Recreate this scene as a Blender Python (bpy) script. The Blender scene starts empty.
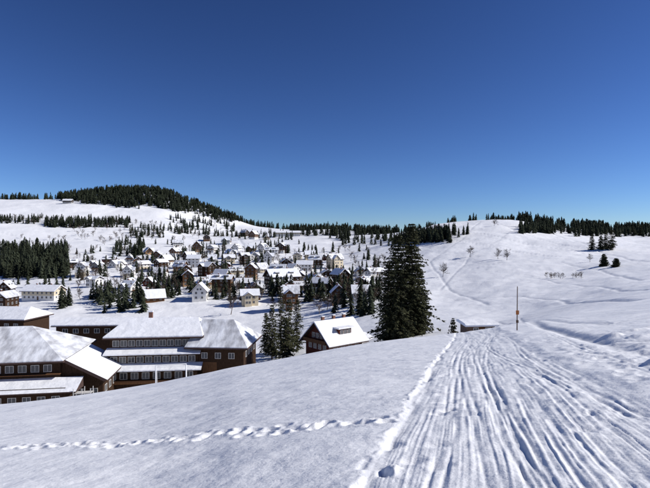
import bpy, math, random
import numpy as np
from mathutils import Vector
random.seed(7); rng=np.random.RandomState(7)
scene=bpy.context.scene
F=490.0; CH=1.7
SUN_AZ=math.radians(91); SUN_EL=math.radians(33)

# ------------------------------------------------------------------ noise
TAB=rng.rand(256,256)
def vnoise(x,y,seed=0):
    x=np.asarray(x,float)+seed*17.37; y=np.asarray(y,float)+seed*9.71
    xi=np.floor(x).astype(np.int64); yi=np.floor(y).astype(np.int64)
    fx=x-xi; fy=y-yi; fx=fx*fx*fx*(fx*(fx*6-15)+10); fy=fy*fy*fy*(fy*(fy*6-15)+10)
    a=TAB[xi&255,yi&255]; b=TAB[(xi+1)&255,yi&255]; c=TAB[xi&255,(yi+1)&255]; d=TAB[(xi+1)&255,(yi+1)&255]
    return (a*(1-fx)+b*fx)*(1-fy)+(c*(1-fx)+d*fx)*fy-0.5
def fbm(x,y,o=3,seed=0):
    s=0;a=1.0
    for i in range(o):
        s=s+a*vnoise(x*2**i,y*2**i,seed+i); a*=.5
    return s
def sstep(a,b,x):
    t=np.clip((x-a)/(b-a),0,1); return t*t*(3-2*t)

# ------------------------------------------------------------------ terrain
def pchip(x,y,xn):
    x=np.asarray(x,float); y=np.asarray(y,float)
    h=np.diff(x); hs=h.reshape((-1,)+(1,)*(y.ndim-1)); dl=np.diff(y,axis=0)/hs
    m=np.zeros_like(y)
    w1=2*hs[1:]+hs[:-1]; w2=hs[1:]+2*hs[:-1]
    d0=dl[:-1]; d1=dl[1:]; ok=(d0*d1)>0
    with np.errstate(divide='ignore',invalid='ignore'):
        hm=(w1+w2)/(w1/d0+w2/d1)
    m[1:-1]=np.where(ok,hm,0); m[0]=dl[0]; m[-1]=dl[-1]
    i=np.clip(np.searchsorted(x,xn,side='right')-1,0,len(x)-2)
    hh=h[i]; t=(xn-x[i])/hh
    sh=(-1,)+(1,)*(y.ndim-1); t=t.reshape(sh); hh=hh.reshape(sh)
    return (y[i]*(1+2*t)*(1-t)**2+m[i]*hh*t*(1-t)**2+y[i+1]*t*t*(3-2*t)+m[i+1]*hh*t*t*(t-1))

def Zv(d,v): return CH-(v-244)/F*d
cols=[
(-300,.34,[(60,'z',-21),(90,'z',-32),(200,'z',-38),(400,'z',-32),(600,'z',-8),(900,'z',50),(1150,'z',85)]),
(-100,.31,[(58,'z',-19.2),(70,'z',-25),(90,'z',-30),(200,'z',-37),(300,'v',300),(450,'v',272),(600,'v',250),(750,'v',228),(950,'v',208),(1150,'v',203)]),
(0,.292,[(58,'z',-18.4),(70,'z',-24.5),(90,'z',-30),(200,'z',-36),(300,'v',300),(450,'v',272),(600,'v',250),(750,'v',226),(950,'v',205),(1150,'v',200)]),
(60,.279,[(60,'z',-18.4),(70,'z',-22.8),(90,'z',-28.5),(200,'z',-36),(300,'v',298),(450,'v',271),(600,'v',250),(780,'v',226),(950,'v',207),(1150,'v',200)]),
(90,.271,[(60,'z',-18),(70,'z',-22.7),(95,'z',-28.3),(200,'z',-36),(300,'v',297),(450,'v',270),(600,'v',250),(790,'v',226),(980,'v',205),(1150,'v',195)]),
(120,.263,[(60,'z',-17.6),(75,'z',-22.8),(100,'z',-28),(200,'z',-36),(300,'v',296),(450,'v',270),(600,'v',251),(800,'v',227),(1000,'v',205),(1150,'v',191)]),
(155,.252,[(60,'z',-16.9),(75,'z',-22),(100,'z',-27),(200,'z',-36),(300,'v',296),(450,'v',269),(600,'v',251),(800,'v',230),(1000,'v',206),(1150,'v',192)]),
(200,.234,[(60,'z',-16),(80,'z',-21),(110,'z',-27),(200,'z',-35),(300,'v',295),(450,'v',268),(600,'v',252),(800,'v',237),(1000,'v',218),(1150,'v',206)]),
(235,.217,[(60,'z',-15.1),(80,'z',-20),(120,'z',-28),(200,'z',-34),(300,'v',293),(450,'v',267),(600,'v',251),(800,'v',238),(1000,'v',228),(1150,'v',220)]),
(260,.207,[(60,'z',-14.5),(80,'z',-20),(120,'z',-28),(200,'z',-33),(300,'v',292),(450,'v',266),(600,'v',250),(800,'v',238),(950,'v',231),(1150,'v',227)]),
(330,.180,[(60,'z',-13),(80,'z',-17.5),(120,'z',-25.3),(200,'v',316),(300,'v',290),(450,'v',266),(600,'v',250),(800,'v',236),(950,'v',230)]),
(400,.158,[(60,'z',-11.5),(80,'z',-15),(105,'z',-18.6),(150,'z',-22),(220,'v',298),(320,'v',276),(450,'v',256),(600,'v',240),(750,'v',232)]),
(450,.146,[(60,'z',-10.3),(80,'z',-14),(150,'z',-20),(220,'v',296),(320,'v',270),(450,'v',246),(600,'v',226),(700,'v',222)]),
(500,.131,[(60,'z',-9),(80,'z',-12),(150,'v',310),(220,'v',288),(320,'v',262),(450,'v',240),(600,'v',224),(700,'v',220)]),
(570,.110,[(60,'v',314),(80,'v',310),(150,'v',297),(220,'v',280),(320,'v',258),(450,'v',240),(600,'v',231),(700,'v',228)]),
(650,.085,[(60,'v',299),(80,'v',293),(150,'v',280),(220,'v',268),(320,'v',252),(450,'v',242),(600,'v',235),(700,'v',232)]),
(850,.03,[(60,'z',-2),(150,'z',-2),(320,'z',4),(600,'z',20),(700,'z',24)]),
]
azs=[];prof=[]
def addcol(az,pts):
    azs.append(az); prof.append((np.array([p[0] for p in pts],float),np.array([p[1] for p in pts],float)))
for u,s,l in cols:
    t=(u-325)/F; q=math.sqrt(1+t*t)
    pts=[(r*q,-s*r) for r in (0,.5,2,6,12,20,30,40,48)]
    for d,k,val in l: pts.append((d*q, val if k=='z' else Zv(d,val)))
    zl=pts[-1][1]; rl=pts[-1][0]
    pts+= [(rl+250,zl-6),(rl+900,zl-40),(9000,-60)]
    addcol(math.degrees(math.atan(t)),pts)
for az,s,l in [(-90,.23,[(90,-24),(200,-34),(500,-20),(1000,60),(1500,80)]),(-135,.06,[(90,-6),(200,-10),(500,10),(1000,60),(1500,80)]),
               (180,-.13,[(90,11),(200,20),(500,45),(1000,60),(1500,50)]),(120,-.14,[(90,12),(200,22),(500,45),(1000,60),(1500,50)]),(80,-.08,[(90,6),(200,12),(500,35),(1000,50),(1500,45)])]:
    pts=[(r,-s*r) for r in (0,.5,2,6,12,20,30,40,50)]+l+[(9000,-60)]
    addcol(az,pts)
o=np.argsort(azs); azs=np.array(azs)[o]; prof=[prof[i] for i in o]
LR=np.concatenate([[0],np.exp(np.linspace(math.log(.3),math.log(9000),1500))])
P=np.stack([pchip(x,y,np.minimum(LR,8999)) for x,y in prof])
azp=np.concatenate([azs-360,azs,azs+360]); PP=np.concatenate([P,P,P])
AZG=np.linspace(-180,180,3601)
T2=pchip(azp,PP,AZG)
k=np.hanning(31);k/=k.sum()
ext=np.concatenate([T2[-16:-1],T2,T2[1:16]]); T2=sum(k[i]*ext[i:i+3601] for i in range(31))
def hbase(x,y):
    x=np.asarray(x,float);y=np.asarray(y,float)
    r=np.hypot(x,y); az=np.degrees(np.arctan2(x,y))
    a=(az+180)*10; ai=np.clip(a.astype(int),0,3599); fa=a-ai
    rr=np.maximum(r,1e-6)
    ri=np.clip(np.searchsorted(LR,rr,side='right')-1,0,len(LR)-2); fr=(rr-LR[ri])/(LR[ri+1]-LR[ri]); fr=np.clip(fr,0,1)
    z=(T2[ai,ri]*(1-fr)+T2[ai,ri+1]*fr)*(1-fa)+(T2[ai+1,ri]*(1-fr)+T2[ai+1,ri+1]*fr)*fa
    z=z+sstep(15,60,r)*(.35*fbm(x/14,y/14,3,3))
    z=z+sstep(140,420,r)*(2.6*fbm(x/75,y/75,3,5)+ .9*fbm(x/22,y/22,2,9))
    z=z+sstep(900,1100,r)*3*fbm(x/60,y/60,2,12)
    return z
def G(x,y): return float(hbase(np.array([x]),np.array([y]))[0])
DS=np.concatenate([np.arange(4,100,1.),np.exp(np.linspace(math.log(100),math.log(1400),650))])
def ground_hit(u,v,dmin=70):
    """where does a line of sight meet the ground"""
    t=(u-325)/F
    zs=hbase(t*DS,DS); ray=CH-(v-244)/F*DS
    m=(zs>=ray)&(DS>=dmin)
    idx=np.argmax(m)
    if not m.any(): return None
    d=DS[idx]; return t*d,d,float(zs[idx])

# ------------------------------------------------------------------ materials
def mat(name,col,rough=.8,var=0.0,scale=3.0,spec=.3,bump=0,stretch=None):
    m=bpy.data.materials.new(name); m.use_nodes=True; nt=m.node_tree; b=nt.nodes['Principled BSDF']
    b.inputs['Roughness'].default_value=rough; b.inputs['Base Color'].default_value=(*col,1)
    b.inputs['Specular IOR Level'].default_value=spec
    if var>0 or bump>0:
        tc=nt.nodes.new('ShaderNodeTexCoord'); mp=nt.nodes.new('ShaderNodeMapping'); nz=nt.nodes.new('ShaderNodeTexNoise')
        nz.inputs['Scale'].default_value=scale; nz.inputs['Detail'].default_value=5
        if stretch: mp.inputs['Scale'].default_value=stretch
        nt.links.new(tc.outputs['Object'],mp.inputs[0]); nt.links.new(mp.outputs[0],nz.inputs['Vector'])
        r=nt.nodes.new('ShaderNodeValToRGB'); r.color_ramp.elements[0].position=.3; r.color_ramp.elements[1].position=.7
        r.color_ramp.elements[0].color=(*[c*(1-var) for c in col],1); r.color_ramp.elements[1].color=(*[min(1,c*(1+var)) for c in col],1)
        nt.links.new(nz.outputs[0],r.inputs[0]); nt.links.new(r.outputs[0],b.inputs['Base Color'])
        if bump>0:
            bp=nt.nodes.new('ShaderNodeBump'); bp.inputs['Strength'].default_value=.6; bp.inputs['Distance'].default_value=bump
            nt.links.new(nz.outputs[0],bp.inputs['Height']); nt.links.new(bp.outputs[0],b.inputs['Normal'])
    return m
def mat_patchy(name,bare,lo,hi,scale,stretch,bump=.12):
    m=mat(name,(.8,.82,.86),.75,.05,scale,.2,bump,stretch); nt=m.node_tree
    r=[n for n in nt.nodes if n.type=='VALTORGB'][0]
    r.color_ramp.elements[0].position=lo; r.color_ramp.elements[1].position=hi
    r.color_ramp.elements[0].color=(*bare,1); r.color_ramp.elements[1].color=(.80,.82,.86,1)
    return m
M_snowroof=mat('roof_snow',(.82,.83,.86),.7,.06,.6,.2,.35)
M_patch=mat_patchy('melting_roof_snow',(.17,.13,.11),.36,.46,.55,(1,1,1))
M_thin=mat_patchy('thin_roof_snow',(.33,.33,.35),.30,.62,.40,(1.6,.8,.8),.3)
M_wood=mat('dark_wood',(.042,.024,.015),.9,.4,1.5,.08,0,(6,6,1))
M_wood2=mat('brown_wood',(.12,.06,.03),.85,.3,1.5,.1,0,(6,6,1))
M_redw=mat('red_wood',(.10,.030,.02),.85,.25,1.5,.1,0,(5,5,1))
M_white=mat('white_plaster',(.74,.72,.68),.85,.06,.8)
M_cream=mat('cream_plaster',(.60,.52,.38),.85,.08,.8)
M_ochre=mat('ochre_plaster',(.45,.27,.14),.85,.1,.8)
M_grey=mat('grey_plaster',(.36,.35,.33),.85,.1,.8)
M_glass=mat('window_glass',(.03,.035,.045),.15,0,1,.6)
M_frame=mat('window_frame',(.6,.58,.55),.6)
M_roof=mat('roof_tile',(.07,.045,.04),.8,.2,4,.15)
M_brick=mat('chimney_brick',(.20,.10,.07),.9,.2,4)
M_metal=mat('painted_metal',(.8,.8,.8),.4)
M_bark=mat('bark',(.09,.065,.05),.95,.3,3,.1)
M_needle=mat('spruce_needles',(.050,.052,.026),.85,.6,.45,.12)
M_needle_far=mat('conifer_needles',(.032,.038,.024),.9,.55,.06,.05)
M_twig=mat('bare_twigs',(.085,.062,.05),.95,.25,.1,.05)
M_pole=mat('weathered_wood',(.13,.085,.06),.9,.3,6)
M_orange=mat('orange_sign',(.45,.16,.05),.6)

# snow
ms=bpy.data.materials.new('snow'); ms.use_nodes=True; nt=ms.node_tree; b=nt.nodes['Principled BSDF']
N=nt.nodes.new; Lk=nt.links.new
b.inputs['Roughness'].default_value=.6; b.inputs['Specular IOR Level'].default_value=.25
tc=N('ShaderNodeTexCoord')
def nz(sc,det,rough=.5,stretch=None):
    n=N('ShaderNodeTexNoise'); n.inputs['Scale'].default_value=sc; n.inputs['Detail'].default_value=det; n.inputs['Roughness'].default_value=rough
    if stretch:
        mp=N('ShaderNodeMapping'); mp.inputs['Scale'].default_value=stretch; mp.inputs['Rotation'].default_value=(0,0,.5); Lk(tc.outputs['Object'],mp.inputs[0]); Lk(mp.outputs[0],n.inputs['Vector'])
    else: Lk(tc.outputs['Object'],n.inputs['Vector'])
    return n
n1=nz(.035,6); n2=nz(1.0,8,.52,(1,2.2,1)); n3=nz(14,6,.65); n4=nz(.13,10,.58)
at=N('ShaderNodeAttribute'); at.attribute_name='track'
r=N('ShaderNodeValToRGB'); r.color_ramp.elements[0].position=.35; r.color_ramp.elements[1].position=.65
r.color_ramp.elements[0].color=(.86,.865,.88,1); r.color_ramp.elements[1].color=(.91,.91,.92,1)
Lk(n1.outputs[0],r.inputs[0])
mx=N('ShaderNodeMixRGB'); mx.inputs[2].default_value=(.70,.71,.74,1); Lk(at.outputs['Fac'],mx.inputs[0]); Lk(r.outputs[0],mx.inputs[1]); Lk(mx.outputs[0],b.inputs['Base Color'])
prev=None
for n,dist,st in ((n4,1.3,.42),(n2,.12,.45),(n3,.012,.65)):
    bb=N('ShaderNodeBump'); bb.inputs['Distance'].default_value=dist; bb.inputs['Strength'].default_value=st; Lk(n.outputs[0],bb.inputs['Height'])
    if prev: Lk(prev.outputs[0],bb.inputs['Normal'])
    prev=bb
Lk(prev.outputs[0],b.inputs['Normal'])

# ------------------------------------------------------------------ ground displacement
def polydist(x,y,pts):
    best=np.full(x.shape,1e9)
    for (ax,ay),(bx,by) in zip(pts[:-1],pts[1:]):
        dx,dy=bx-ax,by-ay; L2=dx*dx+dy*dy
        t=np.clip(((x-ax)*dx+(y-ay)*dy)/L2,0,1)
        best=np.minimum(best,np.hypot(x-ax-t*dx,y-ay-t*dy))
    return best
foot=[]
pA=(-9.4,13.9);pB=(-2.7,10.6);pC=(1.35,8.3)
for a_,b_ in ((pA,pB),(pB,pC)):
    L=math.hypot(b_[0]-a_[0],b_[1]-a_[1]); n=int(L/.34)
    for i in range(n):
        for rep in range(2):
            t=(i+random.uniform(-.3,.3))/n
            foot.append((a_[0]+(b_[0]-a_[0])*t+random.gauss(0,.06),a_[1]+(b_[1]-a_[1])*t+random.gauss(0,.18),random.uniform(.05,.10)))
# boot prints scattered on and beside the piste
for i in range(150):
    yy=random.uniform(5,26); ww=random.choice([random.gauss(.5,.25),random.uniform(.2,3.7),random.gauss(4.6,.5)])
    foot.append((-1.15+.29*yy+ww,yy,random.uniform(.012,.035)))
def detail(x,y):
    r=np.hypot(x,y)
    dz=np.zeros_like(x); tr=np.zeros_like(x)
    w=(x+1.15-.29*y)/1.04 + .12*np.sin(y*.13)*sstep(6,20,y); along=(y+.29*x)/1.04
    fade=1-sstep(58,80,r)
    inside=sstep(-.1,.2,w)*(1-sstep(3.35,3.9,w))
    front=sstep(-2,0,y)
    wob=w+.14*vnoise(along*.22,w*.5,31)+.06*vnoise(along*.7,w*1.5,32)
    cor=.007*vnoise(wob*4.5,along*.07,20)+.010*vnoise(wob*9,along*.25,21)*(1-sstep(35,60,r))+.010*vnoise(wob*21,along*.4,22)*(1-sstep(14,28,r))+.006*vnoise(wob*40,along*.6,23)*(1-sstep(7,12,r))
    cor=cor+.010*vnoise(wob*10,along*4.5,25)*(1-sstep(14,30,r))+.014*vnoise(wob*4,along*1.6,26)
    patch=.55+1.1*np.clip(vnoise(w*.6,along*.25,28)+.35,0,1)
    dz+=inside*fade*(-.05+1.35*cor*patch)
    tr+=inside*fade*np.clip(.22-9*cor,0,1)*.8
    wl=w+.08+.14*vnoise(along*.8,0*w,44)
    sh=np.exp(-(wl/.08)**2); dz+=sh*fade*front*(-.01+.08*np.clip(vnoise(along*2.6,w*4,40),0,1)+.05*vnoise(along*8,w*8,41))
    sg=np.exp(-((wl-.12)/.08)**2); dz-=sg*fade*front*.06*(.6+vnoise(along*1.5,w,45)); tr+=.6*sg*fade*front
    sh2=np.exp(-((w-3.95)/.25)**2); dz+=sh2*fade*front*(.01+.06*vnoise(along*1.4,w*2,42))
    for i,(a0,b0,c0,f0) in enumerate([(.55,.006,.15,.21),(.9,.05,.35,.15),(1.3,-.01,.2,.16),(1.9,.012,.45,.12),(2.4,-.06,.4,.14),(2.6,-.012,.3,.25),(3.1,.0,.15,.3),(.25,.05,.2,.2),(3.6,-.06,.25,.11),(1.5,.03,.7,.08),(4.7,.02,.35,.09),(5.4,.06,.4,.07),(6.6,.05,.5,.06)]):
        for off in (0,.15):
            q=w-(a0+b0*along+c0*np.sin(f0*along+i)+off+.03*vnoise(along*.6,along*0,80+i))
            g=np.exp(-(q/(.024+.0014*r))**2)*(1-sstep(60,110,r))*front*(.5+np.clip(vnoise(along*.5,along*0+i,90),-.4,.5))
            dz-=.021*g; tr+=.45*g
    z1=sstep(4.2,5.2,w)*(1-sstep(8.0,10,w))*np.exp(-((along-10.8-.25*(w-5))/1.7)**2)
    lump=np.clip(vnoise(x*2.6,y*2.2,50)+.5*vnoise(x*6,y*5,51)-.02,0,1)
    dz+=z1*lump*.42
    z3=sstep(3.9,4.5,w)*(1-sstep(9,12,w))*(1-sstep(16,24,r)); dz+=z3*.10*np.clip(fbm(x*2.2,y*1.6,3,57),-.1,1)
    z2=sstep(5,7,w)*(1-sstep(14,18,w))*np.exp(-((along-20-.6*(w-6))/2.0)**2)
    dz+=z2*np.clip(vnoise(x*1.2,y*1.0,54)+.4*vnoise(x*3,y*3,55),0,1)*.35
    dz+=(1-sstep(25,60,r))*(.05*fbm(x*.5,y*.7,3,60)+.014*fbm(x*2.6,y*3.4,3,63))*(1-inside*.6)
    dz+=sstep(90,160,r)*(1-sstep(600,800,r))*(.45*fbm(x/9,y/9,3,66)+.25*vnoise(x/30,y/4,69))
    for fx,fy,fd in foot:
        m=(np.abs(x-fx)<.5)&(np.abs(y-fy)<.6)
        if m.any():
            q=((x[m]-fx)/.12)**2+((y[m]-fy)/.12)**2
            dz[m]+=-fd*np.exp(-q)+fd*.28*np.exp(-((np.sqrt(q)-1.7)/.5)**2)
    fx,fy=.68,5.75
    xx=x+.08*vnoise(x*9,y*9,77); yy=y+.10*vnoise(x*9,y*9,78)
    q=((xx-fx)/.06)**2+((yy-fy)/.12)**2
    dz+=-.11*np.exp(-q)+.06*np.exp(-(((xx-fx-.13)/.06)**2+((yy-fy-.05)/.13)**2))
    for pl,wd,dp in TRK:
        dd=polydist(x+1.5*vnoise(x/30,y/30,70),y+1.5*vnoise(x/30,y/30,71),pl)
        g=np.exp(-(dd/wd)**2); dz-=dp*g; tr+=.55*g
    return dz,np.clip(tr,0,1)
TRK=[]
for pix,wd,dp in [
  ([(645,368),(600,352),(560,335),(530,322)],.35,.10),
  ([(650,345),(590,345),(545,328),(522,318)],.3,.08),
  ([(650,318),(600,326),(560,322),(500,322)],.4,.08),
  ([(640,300),(560,300),(520,296),(450,300)],.8,.25),
  ([(650,290),(600,287),(545,280),(480,284)],.7,.2),
  ([(640,280),(600,270),(560,262),(500,262),(470,270)],.9,.25),
  ([(430,262),(450,290),(490,305)],.9,.22),
  ([(520,225),(500,240),(470,255),(440,290)],.8,.22),
  ([(480,222),(462,240),(430,262)],1.0,.3),
  ([(550,232),(590,246),(650,262)],1.0,.3),
  ([(470,232),(520,243),(570,250),(640,262)],1.0,.3),
  ([(450,240),(500,248),(560,257)],.8,.25),
  ([(500,224),(530,236),(600,252)],.9,.25),
  ([(0,246),(80,234),(130,230)],1.6,.5),
  ([(0,232),(60,244),(120,240)],1.6,.5),
  ([(70,300),(130,294),(200,297),(260,300),(330,305)],2.6,.6),
  ([(60,282),(130,282),(200,282),(270,270),(250,255),(240,240)],2.6,.6),
  ([(320,262),(360,250),(400,262)],1.2,.4)]:
    pl=[]
    for u,v in pix:
        hit=ground_hit(u,v,4)
        if hit: pl.append(hit[:2])
    if len(pl)>1: TRK.append((pl,wd,dp))

azf=np.concatenate([np.arange(-180,-46,2.5),np.arange(-46,-37,.5),np.arange(-37,37,.085),np.arange(37,46,.5),np.arange(46,180,2.5)])
rr=np.concatenate([np.array([.3,.8,1.4]),np.exp(np.arange(math.log(2),math.log(70),.0075)),np.exp(np.arange(math.log(70),math.log(1500),.011)),np.array([1600,1800,2200,3000,4500,7000,8990])])
A,R=np.meshgrid(np.radians(azf),rr,indexing='ij')
X=(np.sin(A)*R).ravel(); Y=(np.cos(A)*R).ravel()
Z=hbase(X,Y)
trk=np.zeros_like(Z)
m=(np.hypot(X,Y)<900)&(np.abs(np.arctan2(X,Y))<math.radians(60))
dz,tr=detail(X[m],Y[m]); Z[m]+=dz; trk[m]=tr
na,nr=A.shape
idx=np.arange(na*nr).reshape(na,nr)
i2=np.concatenate([idx,idx[:1]],0)
q=np.stack([i2[:-1,:-1],i2[:-1,1:],i2[1:,1:],i2[1:,:-1]],-1).reshape(-1,4)
q=q[:,::-1]
cen=len(X)
V=np.concatenate([np.stack([X,Y,Z],-1),[[0,0,0]]])
tri=np.stack([np.full(na,cen),i2[:-1,0],i2[1:,0]],-1)[:,::-1]
me=bpy.data.meshes.new('snow_ground')
nl=q.size+tri.size
me.vertices.add(len(V)); me.vertices.foreach_set('co',V.astype(np.float32).ravel())
me.loops.add(nl); me.loops.foreach_set('vertex_index',np.concatenate([q.ravel(),tri.ravel()]).astype(np.int32))
me.polygons.add(len(q)+len(tri))
ls=np.concatenate([np.arange(len(q))*4,len(q)*4+np.arange(len(tri))*3]).astype(np.int32)
me.polygons.foreach_set('loop_start',ls)
me.update(calc_edges=True); me.validate()
me.polygons.foreach_set('use_smooth',np.ones(len(me.polygons),bool))
a=me.attributes.new('track','FLOAT','POINT'); a.data.foreach_set('value',np.append(trk,0).astype(np.float32))
me.materials.append(ms)
og=bpy.data.objects.new('snow_ground',me); scene.collection.objects.link(og)

# ------------------------------------------------------------------ mesh builder
class MB:
    def __init__(s): s.v=[];s.f=[];s.m=[]
    def poly(s,pts,mi):
        i=len(s.v); s.v+= [tuple(p) for p in pts]; s.f.append(tuple(range(i,i+len(pts)))); s.m.append(mi)
    def box(s,x0,x1,y0,y1,z0,z1,mi):
        i=len(s.v)
        s.v+=[(x0,y0,z0),(x1,y0,z0),(x1,y1,z0),(x0,y1,z0),(x0,y0,z1),(x1,y0,z1),(x1,y1,z1),(x0,y1,z1)]
        for f in ((0,3,2,1),(4,5,6,7),(0,1,5,4),(1,2,6,5),(2,3,7,6),(3,0,4,7)): s.f.append(tuple(i+k for k in f)); s.m.append(mi)
    def extr(s,sec,x0,x1,mi):
        n=len(sec); i=len(s.v)
        s.v+=[(x0,y,z) for y,z in sec]+[(x1,y,z) for y,z in sec]
        s.f.append(tuple(i+k for k in range(n))); s.f.append(tuple(i+n+k for k in reversed(range(n)))); s.m+=[mi,mi]
        for k in range(n):
            k2=(k+1)%n; s.f.append((i+k,i+n+k,i+n+k2,i+k2)); s.m.append(mi)
    def cyl(s,p0,p1,r0,r1,mi,n=8):
        p0=Vector(p0);p1=Vector(p1);d=(p1-p0).normalized()
        a=d.orthogonal().normalized(); b_=d.cross(a); i=len(s.v)
        for p,r_ in ((p0,r0),(p1,r1)):
            for k in range(n):
                t=2*math.pi*k/n; s.v.append(tuple(p+a*math.cos(t)*r_+b_*math.sin(t)*r_))
        for k in range(n):
            k2=(k+1)%n; s.f.append((i+k,i+k2,i+n+k2,i+n+k)); s.m.append(mi)
        s.f.append(tuple(i+k for k in reversed(range(n)))); s.f.append(tuple(i+n+k for k in range(n))); s.m+=[mi,mi]
    def append_rot(s,o,dx):
        i=len(s.v); s.v+=[(y+dx,-x,z) for x,y,z in o.v]; s.f+=[tuple(i+k for k in f) for f in o.f]; s.m+=o.m
    def obj(s,name,mats,loc=(0,0,0),yaw=0,smooth=False):
        me=bpy.data.meshes.new(name); me.from_pydata(s.v,[],s.f)
        for m_ in mats: me.materials.append(m_)
        me.polygons.foreach_set('material_index',np.array(s.m,np.int32)); me.update()
        if smooth: me.polygons.foreach_set('use_smooth',np.ones(len(me.polygons),bool))
        o=bpy.data.objects.new(name,me); o.location=loc; o.rotation_euler=(0,0,yaw); scene.collection.objects.link(o); return o
    def windows(s,side,c0,c1,fixed,z,n,w,h,fi=3,gi=4):
        for k in range(n):
            c=c0+(c1-c0)*(k+.5)/n
            sg=1 if side[1]=='+' else -1
            def bx(a0,a1,e0,e1,z0,z1,mi):
                lo,hi=sorted((fixed+sg*e0,fixed+sg*e1))
                if side[0]=='x': s.box(lo,hi,a0,a1,z0,z1,mi)
                else: s.box(a0,a1,lo,hi,z0,z1,mi)
            bx(c-w/2,c+w/2,-.02,.05,z,z+h,gi)
            t=.07
            bx(c-w/2-t,c-w/2,-.02,.09,z-t,z+h+t,fi); bx(c+w/2,c+w/2+t,-.02,.09,z-t,z+h+t,fi)
            bx(c-w/2,c+w/2,-.02,.087,z-t,z,fi); bx(c-w/2,c+w/2,-.02,.087,z+h,z+h+t,fi)
            bx(c-.03,c+.03,.05,.08,z,z+h,fi)
    def gable_roof(s,x0,x1,W,ze,zr,ov=.8,mr=5,mss=0,snow=.4):
        ye=W/2+ov; sl=(zr-ze)/(W/2); zo=ze-sl*ov
        for sg in (1,-1):
            s.extr([(0,zr),(sg*ye,zo),(sg*ye,zo+.2),(0,zr+.22)],x0,x1,mr)
            s.extr([(0,zr+.223),(sg*(ye-.06),zo+.21),(sg*(ye+.02),zo+.21+snow*.5),(sg*(ye-.22),zo+.24+snow+sl*.1),(sg*.5,zr+.24+snow-sl*.35),(0,zr+.22+snow)],x0+.06,x1-.06,mss)
MATS=lambda w1,w2,rs=None:[rs or M_snowroof,w1,w2,M_frame,M_glass,M_roof,M_brick,M_wood2,M_snowroof]
def house(name,x,y,yaw,L=12,W=10,floors=2,pitch=.75,w1=None,w2=None,z=None,balc=True,dorm=False,chim=1,nw=None,snow=.4,rs=None,cross=False):
    w1=w1 or M_white; w2=w2 or M_wood
    mb=MB(); fh=2.6; H=floors*fh+.2; zr=H+pitch*W/2
    mb.box(-L/2,L/2,-W/2,W/2,-5,fh,1)
    e=.07
    if floors>1: mb.box(-L/2-e,L/2+e,-W/2-e,W/2+e,fh,H,2)
    else: mb.box(-L/2-e,L/2+e,-W/2-e,W/2+e,fh,H,1)
    for sg in (-1,1):
        xg=sg*(L/2+e)
        mb.poly([(xg,-W/2-e,H),(xg,W/2+e,H),(xg,0,zr)] if sg>0 else [(xg,W/2+e,H),(xg,-W/2-e,H),(xg,0,zr)],2)
    mb.gable_roof(-L/2-1.0,L/2+1.0,W,H,zr,ov=1.0,snow=snow)
    if cross:
        for side in (1,-1):
            c=MB(); w2_=L*.42; ln=W/2+1.6; zr2=H+pitch*w2_/2*1.05
            c.box(.5,ln,-w2_/2,w2_/2,-5,H-.01,2 if floors>1 else 1)
            c.poly([(ln,-w2_/2,H-.01),(ln,w2_/2,H-.01),(ln,0,zr2)],2)
            c.gable_roof(.3,ln+.8,w2_,H,zr2,ov=.6,snow=snow*.95)
            for f in range(floors): c.windows('x+',-w2_/2+.3,w2_/2-.3,ln,f*fh+1.0,2,1.0,1.2)
            if side<0: c.v=[(-a_,-b_,z_) for a_,b_,z_ in c.v]
            mb.append_rot(c,-L*.12*side)
            if not dorm: break
    nx=nw or max(2,int(L/3)); ny=max(2,int(W/3))
    for f in range(floors):
        pe=e if f>0 else 0
        for sd,sg in (('y-',-1),('y+',1)): mb.windows(sd,-L/2+.5,L/2-.5,sg*(W/2+pe),f*fh+1.0,nx,1.1,1.2)
        for sd,sg in (('x-',-1),('x+',1)): mb.windows(sd,-W/2+.5,W/2-.5,sg*(L/2+pe),f*fh+1.0,ny,1.1,1.2)
    for sd,sg in (('x-',-1),('x+',1)): mb.windows(sd,-1.6,1.6,sg*(L/2+e),H+.35,2,.9,1.0)
    if balc:
        for sg in (-1,1):
            xb=sg*(L/2+e); lo,hi=sorted((xb,xb+sg*1.1)); mb.box(lo,hi,-W/2+.4,W/2-.4,fh-.05,fh+.1,7)
            lo,hi=sorted((xb+sg*1.02,xb+sg*1.1)); mb.box(lo,hi,-W/2+.4,W/2-.4,fh+.1,fh+1.0,7)
    if dorm and not cross:
        for dx in (-L/4,L/4):
            for sg in (-1,1):
                y1=sg*W*.38; zz=H+pitch*(W/2-abs(y1))
                lo,hi=sorted((sg*.6,y1)); mb.box(dx-1.3,dx+1.3,lo,hi,zz-.2,zz+1.5,2)
                lo,hi=sorted((sg*.4,y1+sg*.5)); mb.box(dx-1.7,dx+1.7,lo,hi,zz+1.5,zz+1.95,8)
                mb.windows('y+' if sg>0 else 'y-',dx-1.1,dx+1.1,y1,zz+.45,2,.7,.8)
    for c in range(chim):
        cx=(-L/4+c*L/2.2); mb.box(cx-.35,cx+.35,.5,1.1,zr-.8,zr+1.3,6); mb.box(cx-.4,cx+.4,.45,1.15,zr+1.3,zr+1.55,8)
    mb.box(-.55,.55,-W/2-.06,-W/2,0,2.1,7)
    if z is None: z=G(x,y)
    return mb.obj(name,MATS(w1,w2,rs),(x,y,z),yaw)

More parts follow.
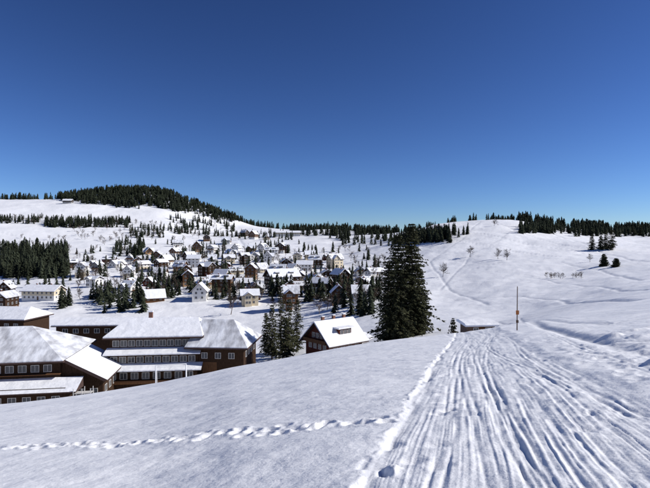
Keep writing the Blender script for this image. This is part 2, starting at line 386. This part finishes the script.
def hip(mb,x0,x1,y0,y1,ze,zr,hl,hr,mi_r=5,mi_s=0,snow=.4):
    ym=(y0+y1)/2
    def shell(ins,za,zb,zrr,mi):
        a,b_,c,d=x0+ins,x1-ins,y0+ins,y1-ins
        lo=[(a,c,za),(b_,c,za),(b_,d,za),(a,d,za)]; hi=[(a,c,zb),(b_,c,zb),(b_,d,zb),(a,d,zb)]
        r0=(x0+hl,ym,zrr); r1=(x1-hr,ym,zrr)
        for k in range(4):
            k2=(k+1)%4; mb.poly([lo[k],lo[k2],hi[k2],hi[k]],mi)
        mb.poly(lo[::-1],mi)
        mb.poly([hi[0],hi[1],r1,r0],mi); mb.poly([hi[2],hi[3],r0,r1],mi)
        mb.poly([hi[1],hi[2],r1],mi); mb.poly([hi[3],hi[0],r0],mi)
    shell(0,ze,ze+.22,zr,mi_r)
    shell(.12,ze+.225,ze+.225+snow,zr+snow,mi_s)

def wingA():
    mb=MB(); L=46;W=17
    mb.box(-L,0,0,W,-16,-.0,1)
    hip(mb,-L-1,1.0,-1.4,W+1.2,-.35,4.6,1,9,snow=.22)
    mb.windows('y-',-L+1,-1,0,-2.1,21,1.25,1.15)
    mb.box(-L,.2,-.9,-.003,-2.55,-2.45,7)
    mb.box(-L,2.0,-3.2,-.003,-16,-4.3,2)
    mb.poly([(-L-.5,-4.2,-4.75),(4.0,-4.2,-4.75),(4.0,-.01,-3.2),(-L-.5,-.01,-3.2)],8)
    mb.poly([(-L-.5,-4.2,-4.95),(4.0,-4.2,-4.95),(4.0,-4.2,-4.75),(-L-.5,-4.2,-4.75)],5)
    mb.poly([(4.0,-4.2,-4.95),(4.0,-.01,-4.95),(4.0,-.01,-3.2),(4.0,-4.2,-4.75)],5)
    mb.poly([(-L-.5,-.01,-4.955),(4.0,-.01,-4.955),(4.0,-4.2,-4.955),(-L-.5,-4.2,-4.955)],5)
    for z in (-6.9,-9.7): mb.windows('y-',-L+1,1.6,-3.2,z,20,1.2,1.2)
    mb.box(-L,2.6,-3.9,-3.203,-7.75,-7.55,7)
    mb.box(0.003,7.0,1,13,-16,-4.2,2)
    mb.poly([(1.05,-.5,-.05),(8.2,-.5,-3.9),(8.2,14,-3.9),(1.05,14,-.05)],8)
    mb.poly([(8.2,-.5,-4.2),(8.2,14,-4.2),(8.2,14,-3.9),(8.2,-.5,-3.9)],5)
    mb.poly([(0.5,-.5,-.35),(7.6,-.5,-4.2),(8.2,-.5,-3.9),(1.05,-.5,-.05)],5)
    mb.poly([(0.1,.6,-4.3),(7.5,.6,-4.3),(0.1,.6,-.2)],1)
    mb.windows('x+',1.5,12.5,7.0,-6.8,4,1.2,1.2)
    mb.windows('y-',2.0,6.6,1,-7.0,2,1.2,1.2)
    for cx in (-30,):
        mb.box(cx-.6,cx+.6,7,8,3.5,6.0,6); mb.box(cx-.7,cx+.7,6.9,8.1,6.0,6.3,8)
    for zz in (-9.4,-8,-6.6,-5.2): mb.box(3.6,6.4,-4.2,-2.7,zz,zz+.08,3)
    for xx in (3.6,5,6.4):
        for yy in (-4.2,-2.75): mb.box(xx-.05,xx+.05,yy-.03,yy+.07,-14,-4.3,3)
    x=(60-325)/F*88
    return mb.obj('timber_guesthouse',MATS(M_wood,M_wood,M_thin),(x,88,-19.0),math.radians(9))
wingA()
def wingB():
    mb=MB(); L=18.0
    mb.box(0,L,0,12,-16,0,1)
    hip(mb,-1.2,L+1.0,-1.2,13.2,-.1,2.9,3.0,2.0,snow=.28)
    mb.windows('y-',.4,L-.4,0,-1.75,11,1.2,1.15)
    for (yy,zt,ex) in ((-1.6,-2.1,0.6),(-3.2,-5.0,1.0)):
        y1=yy-1.1; yi=yy+1.62
        z0=zt-1.0
        mb.poly([(-ex,y1,z0+.22),(L+ex,y1,z0+.22),(L+ex,yi-.02,zt+.05),(-ex,yi-.02,zt+.05)],8)
        mb.poly([(-ex,y1,z0),(L+ex,y1,z0),(L+ex,y1,z0+.22),(-ex,y1,z0+.22)],8)
        mb.poly([(L+ex,y1,z0),(L+ex,yi-.02,z0),(L+ex,yi-.02,zt+.05),(L+ex,y1,z0+.22)],5)
        mb.poly([(-ex,yi-.02,z0),(-ex,y1,z0),(-ex,y1,z0+.22),(-ex,yi-.02,zt+.05)],5)
        mb.poly([(-ex,y1,z0-.003),(-ex,yi,z0-.003),(L+ex,yi,z0-.003),(L+ex,y1,z0-.003)],5)
    mb.box(.003,L-.003,-1.6,-.003,-16,-3.05,2)
    mb.windows('y-',.4,L-.4,-1.6,-4.75,10,1.25,1.1)
    mb.box(.006,L-.006,-3.2,-1.603,-16,-6.0,2)
    mb.windows('y-',.4,L-.4,-3.2,-7.7,8,1.3,1.2)
    mb.box(-.3,L+.3,-3.9,-3.203,-8.6,-8.4,7); mb.box(-.3,L+.3,-3.9,-3.82,-8.4,-7.9,7)
    mb.windows('x-',1,11,0,-1.75,4,1.1,1.1)
    mb.windows('x+',1,11,L,-1.75,4,1.1,1.1)
    mb.box(6,6.8,7,7.7,2,4.3,6); mb.box(5.9,6.9,6.9,7.8,4.3,4.55,8)
    return mb.obj('timber_guesthouse',MATS(M_wood,M_wood),((110-325)/F*101,101,-17.7),math.radians(6))
wingB()
def wingC():
    mb=MB()
    mb.box(0,10.6,0,12,-14,0,1)
    hip(mb,-1.5,11.8,-1.3,13.3,-.5,4.3,1.5,4.8,snow=.22)
    mb.windows('y-',1,9.5,0,-2.6,3,1.1,1.1)
    mb.windows('x+',1,11,10.6,-2.6,4,1.1,1.1)
    mb.box(2.0,5.0,-.06,-.003,-6.0,-3.4,7)
    return mb.obj('timber_barn',MATS(M_wood,M_wood,M_thin),((195-325)/F*103,101.5,-19.3),math.radians(-4))
wingC()
mb=MB(); mb.box(0,36,0,9,-14,0,1); hip(mb,-1,37,-1,10,0,1.5,2,2,snow=.3); mb.windows('y-',1,35,0,-1.8,12,1.3,1.1)
mb.obj('low_annex_building',MATS(M_wood,M_wood),((52-325)/F*132,134,-20.9),math.radians(3))
mb=MB(); mb.box(0,20,0,12,-22,0,1); hip(mb,-1,21,-1,13,0,3.2,3,3,snow=.3); mb.windows('y-',1,19,0,-2.2,6,1.3,1.2);mb.windows('y-',1,19,0,-5,6,1.3,1.2)
mb.obj('alpine_house',MATS(M_wood,M_wood),((-38-325)/F*150,150,-21.5),math.radians(-5))

def red():
    mb=MB(); L=10.5;W=9.0;H=3.0;zr=7.0
    mb.box(-L/2,L/2,-W/2,W/2,-6,H,1)
    for sg in (-1,1):
        xg=sg*(L/2)
        mb.poly([(xg,-W/2,H),(xg,W/2,H),(xg,0,zr)][::sg],1)
    mb.gable_roof(-L/2-1.2,L/2+1.2,W,H,zr,ov=1.2,snow=.3)
    mb.windows('x-',-3.6,3.6,-L/2,.9,4,1.0,1.2); mb.windows('x-',-2.2,2.2,-L/2,3.5,3,.9,1.1)
    mb.windows('y-',-L/2+.6,L/2-.6,-W/2,.9,4,1.0,1.2)
    mb.box(-1.5,2.5,-W*.40,-.5,3.8,5.6,1); mb.box(-2.0,3.0,-W*.40-.5,-.3,5.6,5.95,8); mb.windows('y-',-1.3,2.3,-W*.40,4.3,3,.8,.9)
    for cx,cy in ((-3.2,.5),(0.4,.6),(3.6,.4)):
        mb.box(cx-.35,cx+.35,cy-.3,cy+.3,zr-.6,zr+1.3,6); mb.box(cx-.4,cx+.4,cy-.36,cy+.36,zr+1.3,zr+1.5,8)
    mb.box(-L/2-1.1,-L/2-.003,-W/2+.3,W/2-.3,2.4,2.55,7); mb.box(-L/2-1.1,-L/2-1.02,-W/2+.3,W/2-.3,2.55,3.3,7)
    mb.box(L/2+.003,L/2+5,-3,3,-6,1.6,2); 
    mb.extr([(-3.6,1.55),(3.6,1.55),(3.6,2.1),(0,3.1),(-3.6,2.1)],L/2+.01,L/2+5.5,8)
    mb.obj('red_timber_house',MATS(M_redw,M_wood),((334-325)/F*120,121,-24.3),math.radians(40))
red()

HL=[(70,268),(84,276),(100,272),(118,267),(128,277),(142,270),(158,260),(174,256),(160,276),(180,272),(196,267),(212,262),(207,276),(222,278),(214,252),(232,258),(246,264),(238,274),(252,279),(266,262),(262,272),(277,281),(284,268),(297,261),(292,275),(305,271),(314,284),(300,290),(327,280),(322,292),(338,290),(346,278),(354,296),(368,289),(340,303),(360,305),(376,301),
(256,293),(240,295),(272,295),(222,292),(206,288),(186,286),(152,302),(178,302),(130,289),(96,287),(74,290),(8,296),(248,305),(272,306),(290,300),
(243,236),(255,239),(268,240),(228,244),(205,241),(176,247),(148,254),(262,251),(282,253),(236,250),(250,253),(196,252),(130,262),(108,262),(310,260),(318,272),(335,268),(200,300),(310,308),(290,309),(5,312),(225,268),(190,262),(270,255),(306,296),(166,265)]
hr=random.Random(21)
for _ in range(60): HL.append((hr.uniform(85,375),hr.uniform(258,304)))
wm=[(M_white,M_wood),(M_white,M_white),(M_white,M_wood2),(M_cream,M_wood),(M_wood2,M_wood),(M_white,M_white),(M_grey,M_wood),(M_ochre,M_wood2),(M_cream,M_cream),(M_wood,M_wood),(M_cream,M_white),(M_white,M_wood),(M_redw,M_wood),(M_white,M_white),(M_white,M_grey),(M_cream,M_cream)]
occupied=[]
for (u,v) in HL:
    hit=ground_hit(u+hr.uniform(-2,2),v,170)
    if not hit: continue
    x,y,z=hit
    if any(math.hypot(x-a_,y-b_)<15 for a_,b_ in occupied): continue
    if any(abs(u-325-(a_/b_*F))<9 and abs(b_-y)<24 for a_,b_ in occupied): continue
    occupied.append((x,y))
    w1,w2=hr.choice(wm)
    yaw=hr.choice([0,math.pi/2,.4,-.5,1.1,1.9])+hr.uniform(-.25,.25)
    sc=.82+.28*min(1,max(0,(y-300)/400))
    house('village_house',x,y,yaw,hr.uniform(8,15)*sc,hr.uniform(7.2,10)*sc,hr.choice([1,1,2,2,2,3]),hr.uniform(.5,1.05),w1,w2,z+.3,hr.random()<.6,hr.random()<.3,hr.choice([1,1,2]),snow=hr.uniform(.22,.45),rs=hr.choice([None,None,None,M_patch,M_thin]),cross=hr.random()<.35)
def bighouse(name,u,v,L,W,fl,w1,w2,yaw,pitch=.5,dorm=False):
    x,y,z=ground_hit(u,v,140); occupied.append((x,y)); house(name,x,y,yaw,L,W,fl,pitch,w1,w2,z,False,dorm,2,int(L/3))
bighouse('long_guesthouse',44,299,21,11,2,M_white,M_cream,-.12,.5)
bighouse('white_hotel',287,236,44,14,2,M_white,M_cream,.08,.4)
bighouse('hotel_building',282,288,20,12,3,M_cream,M_wood,.5,.7,True)
bighouse('ridge_lodge',68,203.5,17,10,2,M_grey,M_wood,.1,.6)

# ------------------------------------------------------------------ trees
def spruce_geo(H,R,seed,levels=60,nb=9,tw=5,clear=.05,size=1.0,pw=.75):
    q=random.Random(seed); v=[];f=[]
    ph=[q.uniform(0,6.28) for _ in range(6)]
    for i in range(levels):
        t=clear+(1-clear)*(i+q.random())/levels
        if t>.985: t=.985
        z=t*H
        lv=q.uniform(.75,1.15)
        for k in range(nb):
            az=q.uniform(0,2*math.pi)
            L=R*lv*((1-t)**pw)*(.7+.3*min(1,t/.15))*q.uniform(.5,1.12)*(1+.2*math.sin(az*2+ph[0]+t*5)+.18*math.sin(t*17+ph[1]+az)+.14*math.sin(t*37+ph[2]-az*2)) +.12
            if q.random()<.06: L*=1.28
            dr=-.32*(1-t)+.25*t+q.uniform(-.16,.12)
            ca,sa=math.cos(az),math.sin(az)
            n=max(2,int(L/.5*1.2))
            for j in range(n):
                fr=(j+.7)/n*q.uniform(.85,1.05)
                px,py=ca*L*fr,sa*L*fr; pz=max(z+dr*L*fr - .10*L*fr*fr + .06*L*fr**4,.3)
                for w_ in range(tw):
                    a2=az+q.uniform(-1.4,1.4); l=q.uniform(.35,.8)*size*(.6+.5*(1-t)); dd=q.uniform(-.85,.05)
                    dx,dy=math.cos(a2)*l,math.sin(a2)*l; wd=q.uniform(.06,.15)*size
                    nx,ny=-math.sin(a2)*wd,math.cos(a2)*wd; nz_=q.uniform(-.1,.1)*size
                    b0=len(v)
                    v+=[(px-nx,py-ny,pz-nz_),(px+dx*.5+nx,py+dy*.5+ny,pz+dd*l*.4+nz_+.05),(px+dx,py+dy,pz+dd*l),(px+dx*.4-nx*1.4,py+dy*.4-ny*1.4,pz+dd*l*.5-nz_)]
                    f.append((b0,b0+3,b0+2,b0+1))
    return v,f
def add_spruce(x,y,H,R,seed,z=None,**kw):
    v,f=spruce_geo(H,R,seed,**kw); mb=MB(); mb.v=v; mb.f=f; mb.m=[0]*len(f)
    mb.cyl((0,0,-1.0),(0,0,H*.5),H*.016,H*.009,1); mb.cyl((0,0,H*.5),(0,0,H*1.0),H*.009,.02,1)
    q=random.Random(seed)
    for i in range(46):
        t=q.uniform(.05,.8); a_=q.uniform(0,6.28); L=R*(1-t)**.75*.8
        mb.cyl((0,0,t*H),(math.cos(a_)*L,math.sin(a_)*L,max(t*H-.25*(1-t)*L,.3)),.07,.02,1,4)
    mb.obj('spruce_tree',[M_needle,M_bark],(x,y,(G(x,y) if z is None else z)-.2),0)
def at_u(u,d): return (u-325)/F*d,d
x,y=at_u(412,106); add_spruce(x,y,24.6,4.6,3,levels=80,nb=11,pw=.52,clear=.02)
x,y=at_u(398,104.5); add_spruce(x,y,22.4,4.9,5,levels=74,nb=11,pw=.5,clear=.02)
x,y=at_u(388,106.5); add_spruce(x,y,17.0,3.6,11,levels=50,nb=9,pw=.5)
x,y=at_u(420,107); add_spruce(x,y,14,2.8,12,levels=40,nb=8,pw=.5)
for u,d,H,R,s in [(272,128,14.5,2.6,21),(281,135,19,3.0,22),(289,130,15.5,2.7,23),(297,138,14.5,2.4,24),(266,140,12,2.3,25),(286,124,11,2.5,26)]:
    x,y=at_u(u,d); add_spruce(x,y,H,R,s,levels=44,nb=5,tw=4,clear=.10,pw=.6)
x,y=at_u(453,84); add_spruce(x,y,3.4,.9,31,levels=18,nb=6,size=.5)
for u,v,H,R,s in [(604,266,6.5,2.8,41),(616,267,4.5,2.5,42),(592,250,12,3,43),(612,250,17,3.8,44),(601,250,11,3,45),(606,249,14,3,46),(633,236,13,3.5,47),(641,236,14,3.5,48)]:
    hit=ground_hit(u,v,140); add_spruce(hit[0],hit[1],H,R,s,z=hit[2],levels=30,nb=7,size=1.3,pw=.6)

def conifer_lo(seed):
    q=random.Random(seed); v=[];f=[]
    n=10; pw=q.uniform(.5,.9)
    for i in range(n):
        t=.05+.9*i/n; Rr=.19*(1-t)**pw+.012
        for k in range(7):
            a_=q.uniform(0,6.28); L=Rr*q.uniform(.7,1.25); w=.35+.25*q.random()
            zt=t+.10; zb=t-.02-.05*q.random()
            b0=len(v)
            v+=[(0,0,zt),(math.cos(a_-w)*L*.6,math.sin(a_-w)*L*.6,zb+.03),(math.cos(a_)*L,math.sin(a_)*L,zb-.02),(math.cos(a_+w)*L*.6,math.sin(a_+w)*L*.6,zb+.03)]
            f+=[(b0,b0+1,b0+2),(b0,b0+2,b0+3)]
    b0=len(v); v+=[(.012,0,-.05),(-.01,.01,-.05),(-.01,-.01,-.05),(0,0,1.0)]; f+=[(b0,b0+1,b0+3),(b0+1,b0+2,b0+3),(b0+2,b0,b0+3)]
    return np.array(v,float),np.array(f)
def bare_geo(seed,lev0=2,n0=11,n1=7,mr=.006):
    """leafless broadleaf tree: leader with side limbs, oval crown"""
    q=random.Random(seed); v=[];f=[]
    def seg(p,e,r_,r2):
        d=(e-p).normalized(); a_=d.orthogonal().normalized(); b_=d.cross(a_); i=len(v)
        for pt,rad in ((p,r_),(e,r2)):
            for k in range(3):
                t=2.094*k; v.append(tuple(pt+a_*math.cos(t)*rad+b_*math.sin(t)*rad))
        for k in range(3):
            k2=(k+1)%3; f.append((i+k,i+k2,i+3+k2)); f.append((i+k,i+3+k2,i+3+k))
    def limb(p,d,L,r_,lev):
        n=3; pts=[p]; dd=d.copy()
        for i in range(n):
            dd=(dd+Vector((q.gauss(0,.14),q.gauss(0,.14),.08))).normalized(); pts.append(pts[-1]+dd*L/n)
        for i in range(n): seg(pts[i],pts[i+1],r_*(1-i/n*.7),r_*(1-(i+1)/n*.7))
        if lev==0: return
        for c in range(n0 if lev==lev0 else n1):
            tt=q.uniform(.28,1.0); k=min(n-1,int(tt*n)); pp=pts[k].lerp(pts[k+1],tt*n-k)
            ax=Vector((q.gauss(0,1),q.gauss(0,1),q.gauss(0,.5))).normalized()
            nd=(dd*.6+ax*.85).normalized()
            limb(pp,nd,L*q.uniform(.42,.6)*(1.15-.45*tt),max(r_*.45,mr),lev-1)
    limb(Vector((0,0,-.03)),Vector((0,0,1)),.8,.024,lev0)
    V_=np.array(v); V_/= V_[:,2].max(); return V_,np.array(f)
CT=[conifer_lo(i) for i in range(8)]; BT=[bare_geo(i,2,10,7,.010) for i in range(6)]
def mass(name,pts,templates,m_,wid=(.8,1.25)):
    vs=[];fs=[];off=0
    for (x,y,z,h) in pts:
        tv,tf=templates[rng.randint(len(templates))]
        a_=rng.rand()*6.28; w_=rng.uniform(*wid); c,s_=math.cos(a_)*h*w_,math.sin(a_)*h*w_
        vv=np.stack([tv[:,0]*c-tv[:,1]*s_+x,tv[:,0]*s_+tv[:,1]*c+y,tv[:,2]*h+z],-1)
        vs.append(vv); fs.append(tf+off); off+=len(tv)
    if not vs: return
    V_=np.concatenate(vs); F_=np.concatenate(fs)
    me=bpy.data.meshes.new(name); me.vertices.add(len(V_)); me.vertices.foreach_set('co',V_.astype(np.float32).ravel())
    me.loops.add(F_.size); me.loops.foreach_set('vertex_index',F_.astype(np.int32).ravel()); me.polygons.add(len(F_))
    me.polygons.foreach_set('loop_start',(np.arange(len(F_))*3).astype(np.int32)); me.update(calc_edges=True)
    me.materials.append(m_); o=bpy.data.objects.new(name,me); scene.collection.objects.link(o)
def cluster(l,avoid=True,dmin=140,gate=None):
    out=[]
    for (u0,u1,v0,v1,n,h0,h1) in l:
        for _ in range(n):
            u=rng.uniform(u0,u1); v=rng.uniform(v0,v1); h_=ground_hit(u,v,dmin)
            if h_ is None: continue
            x,y,z=h_
            if avoid and any(math.hypot(x-a_,y-b_)<8 for a_,b_ in occupied): continue
            if gate is not None and vnoise(np.array([x/26.]),np.array([y/30.]),44)[0]<gate: continue
            out.append((x,y,z-.3,h0+(h1-h0)*rng.rand()**1.6))
    return out
def ridge(u0,u1,d0,d1,n,h0,h1,cond=None):
    out=[]
    for _ in range(n):
        u=rng.uniform(u0,u1); d=rng.uniform(d0,d1); x=(u-325)/F*d; z=G(x,d); v=244-(z-CH)/d*F
        if cond and not cond(u,v): continue
        if not cond and vnoise(np.array([u/7.0]),np.array([3.3]),int(d0)%7)[0]<-.22: continue
        out.append((x,d,z-.5,h0+(h1-h0)*rng.rand()**1.4))
    return out
lb=lambda u: np.interp(u,[50,75,95,130,150,190,235,250],[197,201,204,206,207,213,221,226])
pts=ridge(50,240,960,1240,3600,10,20,lambda u,v: v<lb(u)+ random.gauss(0,1.0)+5*float(vnoise(np.array([u/9.]),np.array([v/3.]),3)[0]) and float(vnoise(np.array([u/5.]),np.array([v/2.]),8)[0])>-.36)
mass('hilltop_forest',pts,CT,M_needle_far,(1.0,1.6))
pts=ridge(-60,60,1120,1220,330,9,20)+ridge(235,330,1120,1260,260,10,18)+ridge(290,365,930,1100,300,10,18)
mass('ridge_tree_line',pts,CT,M_needle_far,(1.0,1.5))
pts=ridge(340,400,800,950,260,11,18)+ridge(398,440,760,860,90,9,14)+ridge(436,520,690,800,200,7,14)+ridge(518,700,660,800,1300,9,17)
mass('right_ridge_forest',pts,CT,M_needle_far,(1.0,1.5))
pts=cluster([(520,650,229,234,240,8,13),(518,560,226,230,60,8,12),(575,650,232,237,70,9,14)])
mass('slope_forest',pts,CT,M_needle_far,(1.0,1.5))
pts=cluster([(0,68,250,279,380,12,19),(45,130,221,228,260,9,14),(0,42,218,224,60,8,12),(130,165,228,238,50,9,14),(112,145,243,256,50,10,15),
  (340,400,238,246,50,9,14),(300,345,228,236,70,10,16),(330,350,232,240,30,12,18),(398,450,236,243,170,9,15),(425,470,231,238,40,9,13),(235,300,233,240,50,9,13)])
pts+=cluster([(168,235,218,238,260,10,15)],True,140,.1)
mass('hillside_conifers',pts,CT,M_needle_far,(1.0,1.5))
pts=cluster([(70,380,250,300,560,7,14),(150,300,244,285,320,8,14),(230,380,290,318,80,7,13)],True,140,.04)+cluster([(95,145,296,314,26,9,15),(60,75,300,309,6,9,12),(330,376,300,318,18,8,14),(0,70,282,300,14,7,11),(100,370,255,300,70,6,12)],True,140)
mass('village_conifers',pts,CT,M_needle_far,(1.0,1.6))
pts=cluster([(70,300,250,300,190,6,11),(300,400,250,305,60,6,11),(60,240,222,242,90,7,10),(0,60,218,224,30,6,9),(545,582,277,279,16,2.5,4),(20,110,238,246,10,6,9),(230,380,285,315,40,6,10)])
mass('bare_tree_scatter',pts,BT,M_twig,(.9,1.3))
bt=[(443,277,9),(498,259,8),(507,260,8),(470,257,9),(494,226,9),(448,236,10),(538,226,9),(590,262,5)]
for i,(u,v,h) in enumerate(bt):
    hit=ground_hit(u,v,140)
    if hit:
        tv,tf=bare_geo(100+i,2,20,13,.006); mb=MB(); mb.v=[tuple(p) for p in tv*np.array([h*1.0,h*1.0,h])]; mb.f=[tuple(int(k) for k in t) for t in tf]; mb.m=[0]*len(mb.f)
        mb.obj('bare_tree',[M_twig],hit)

# ------------------------------------------------------------------ pole, hut, goal
x,y=at_u(517,35.5); z=G(x,y)
mb=MB(); mb.cyl((0,0,-.5),(.03,0,3.15),.04,.03,0,10); mb.cyl((.03,0,3.15),(.03,0,3.2),.03,.01,0,10)
mb.box(-.10,.12,-.075,-.045,1.15,1.45,1); mb.box(-.09,.09,-.06,-.046,.55,.75,0)
mb.obj('piste_marker_pole',[M_pole,M_orange],(x,y,z))
x,y=at_u(478,80)
mb=MB(); mb.box(-2.4,2.2,-1.5,1.5,-3,1.9,1)
mb.extr([(-2.0,1.8),(2.0,2.1),(2.0,2.45),(1.0,2.55),(-1.6,2.3),(-2.05,2.05)],-2.9,2.7,0)
mb.windows('y-',-2.0,2.0,-1.5,.9,2,.7,.6); mb.box(-.4,.4,-1.56,-1.503,-.2,1.7,7)
mb.obj('wooden_hut',MATS(M_pole,M_pole),(x,y,1.7-(327-244)/F*80-1.4),math.radians(6))
x,y=at_u(171,54); z=G(x,y)
mb=MB(); g=1.6
for sx in (-g,g): 
    mb.cyl((sx,0,-.4),(sx,0,2.3),.06,.06,0); mb.cyl((sx,.0,2.3),(sx,.8,1.9),.025,.025,0,6); mb.cyl((sx,.8,1.9),(sx,1.3,-.3),.025,.025,0,6)
mb.cyl((-g-.06,0,2.3),(g+.06,0,2.3),.06,.06,0); mb.cyl((-g,.8,1.9),(g,.8,1.9),.025,.025,0,6)
mb.obj('football_goal',[M_metal],(x,y,z+.1),math.radians(12))

# ------------------------------------------------------------------ light, sky, camera
sd=Vector((math.sin(SUN_AZ)*math.cos(SUN_EL),math.cos(SUN_AZ)*math.cos(SUN_EL),math.sin(SUN_EL)))
sl=bpy.data.lights.new('sun','SUN'); sl.energy=5.0; sl.angle=math.radians(.53); sl.color=(1,.965,.91)
so=bpy.data.objects.new('sun',sl); so.rotation_euler=(-sd).to_track_quat('-Z','Y').to_euler(); so.location=(50,20,80); scene.collection.objects.link(so)
w=bpy.data.worlds.new('World'); scene.world=w; w.use_nodes=True; nt=w.node_tree; bg=nt.nodes['Background']
sky=nt.nodes.new('ShaderNodeTexSky'); sky.sky_type='NISHITA'; sky.sun_disc=False; sky.sun_elevation=SUN_EL; sky.sun_rotation=SUN_AZ
sky.altitude=1800; sky.air_density=1.0; sky.dust_density=0.2; sky.ozone_density=2.5
m1=nt.nodes.new('ShaderNodeVectorMath'); m1.operation='SCALE'; m1.inputs[3].default_value=.09
gm=nt.nodes.new('ShaderNodeGamma'); gm.inputs[1].default_value=1.45
m2=nt.nodes.new('ShaderNodeVectorMath'); m2.operation='MULTIPLY'; m2.inputs[1].default_value=(9.5,11.0,14.5)
nt.links.new(sky.outputs[0],m1.inputs[0]); nt.links.new(m1.outputs[0],gm.inputs[0]); nt.links.new(gm.outputs[0],m2.inputs[0]); nt.links.new(m2.outputs[0],bg.inputs[0]); bg.inputs[1].default_value=.1
cam=bpy.data.cameras.new('camera'); cam.sensor_width=36; cam.lens=36*F/650; cam.clip_end=20000; cam.clip_start=.1
co=bpy.data.objects.new('camera',cam); co.location=(0,0,CH); co.rotation_euler=(math.radians(90),0,0); scene.collection.objects.link(co)
scene.camera=co
scene.view_settings.view_transform='Standard'; scene.view_settings.look='None'; scene.view_settings.exposure=0
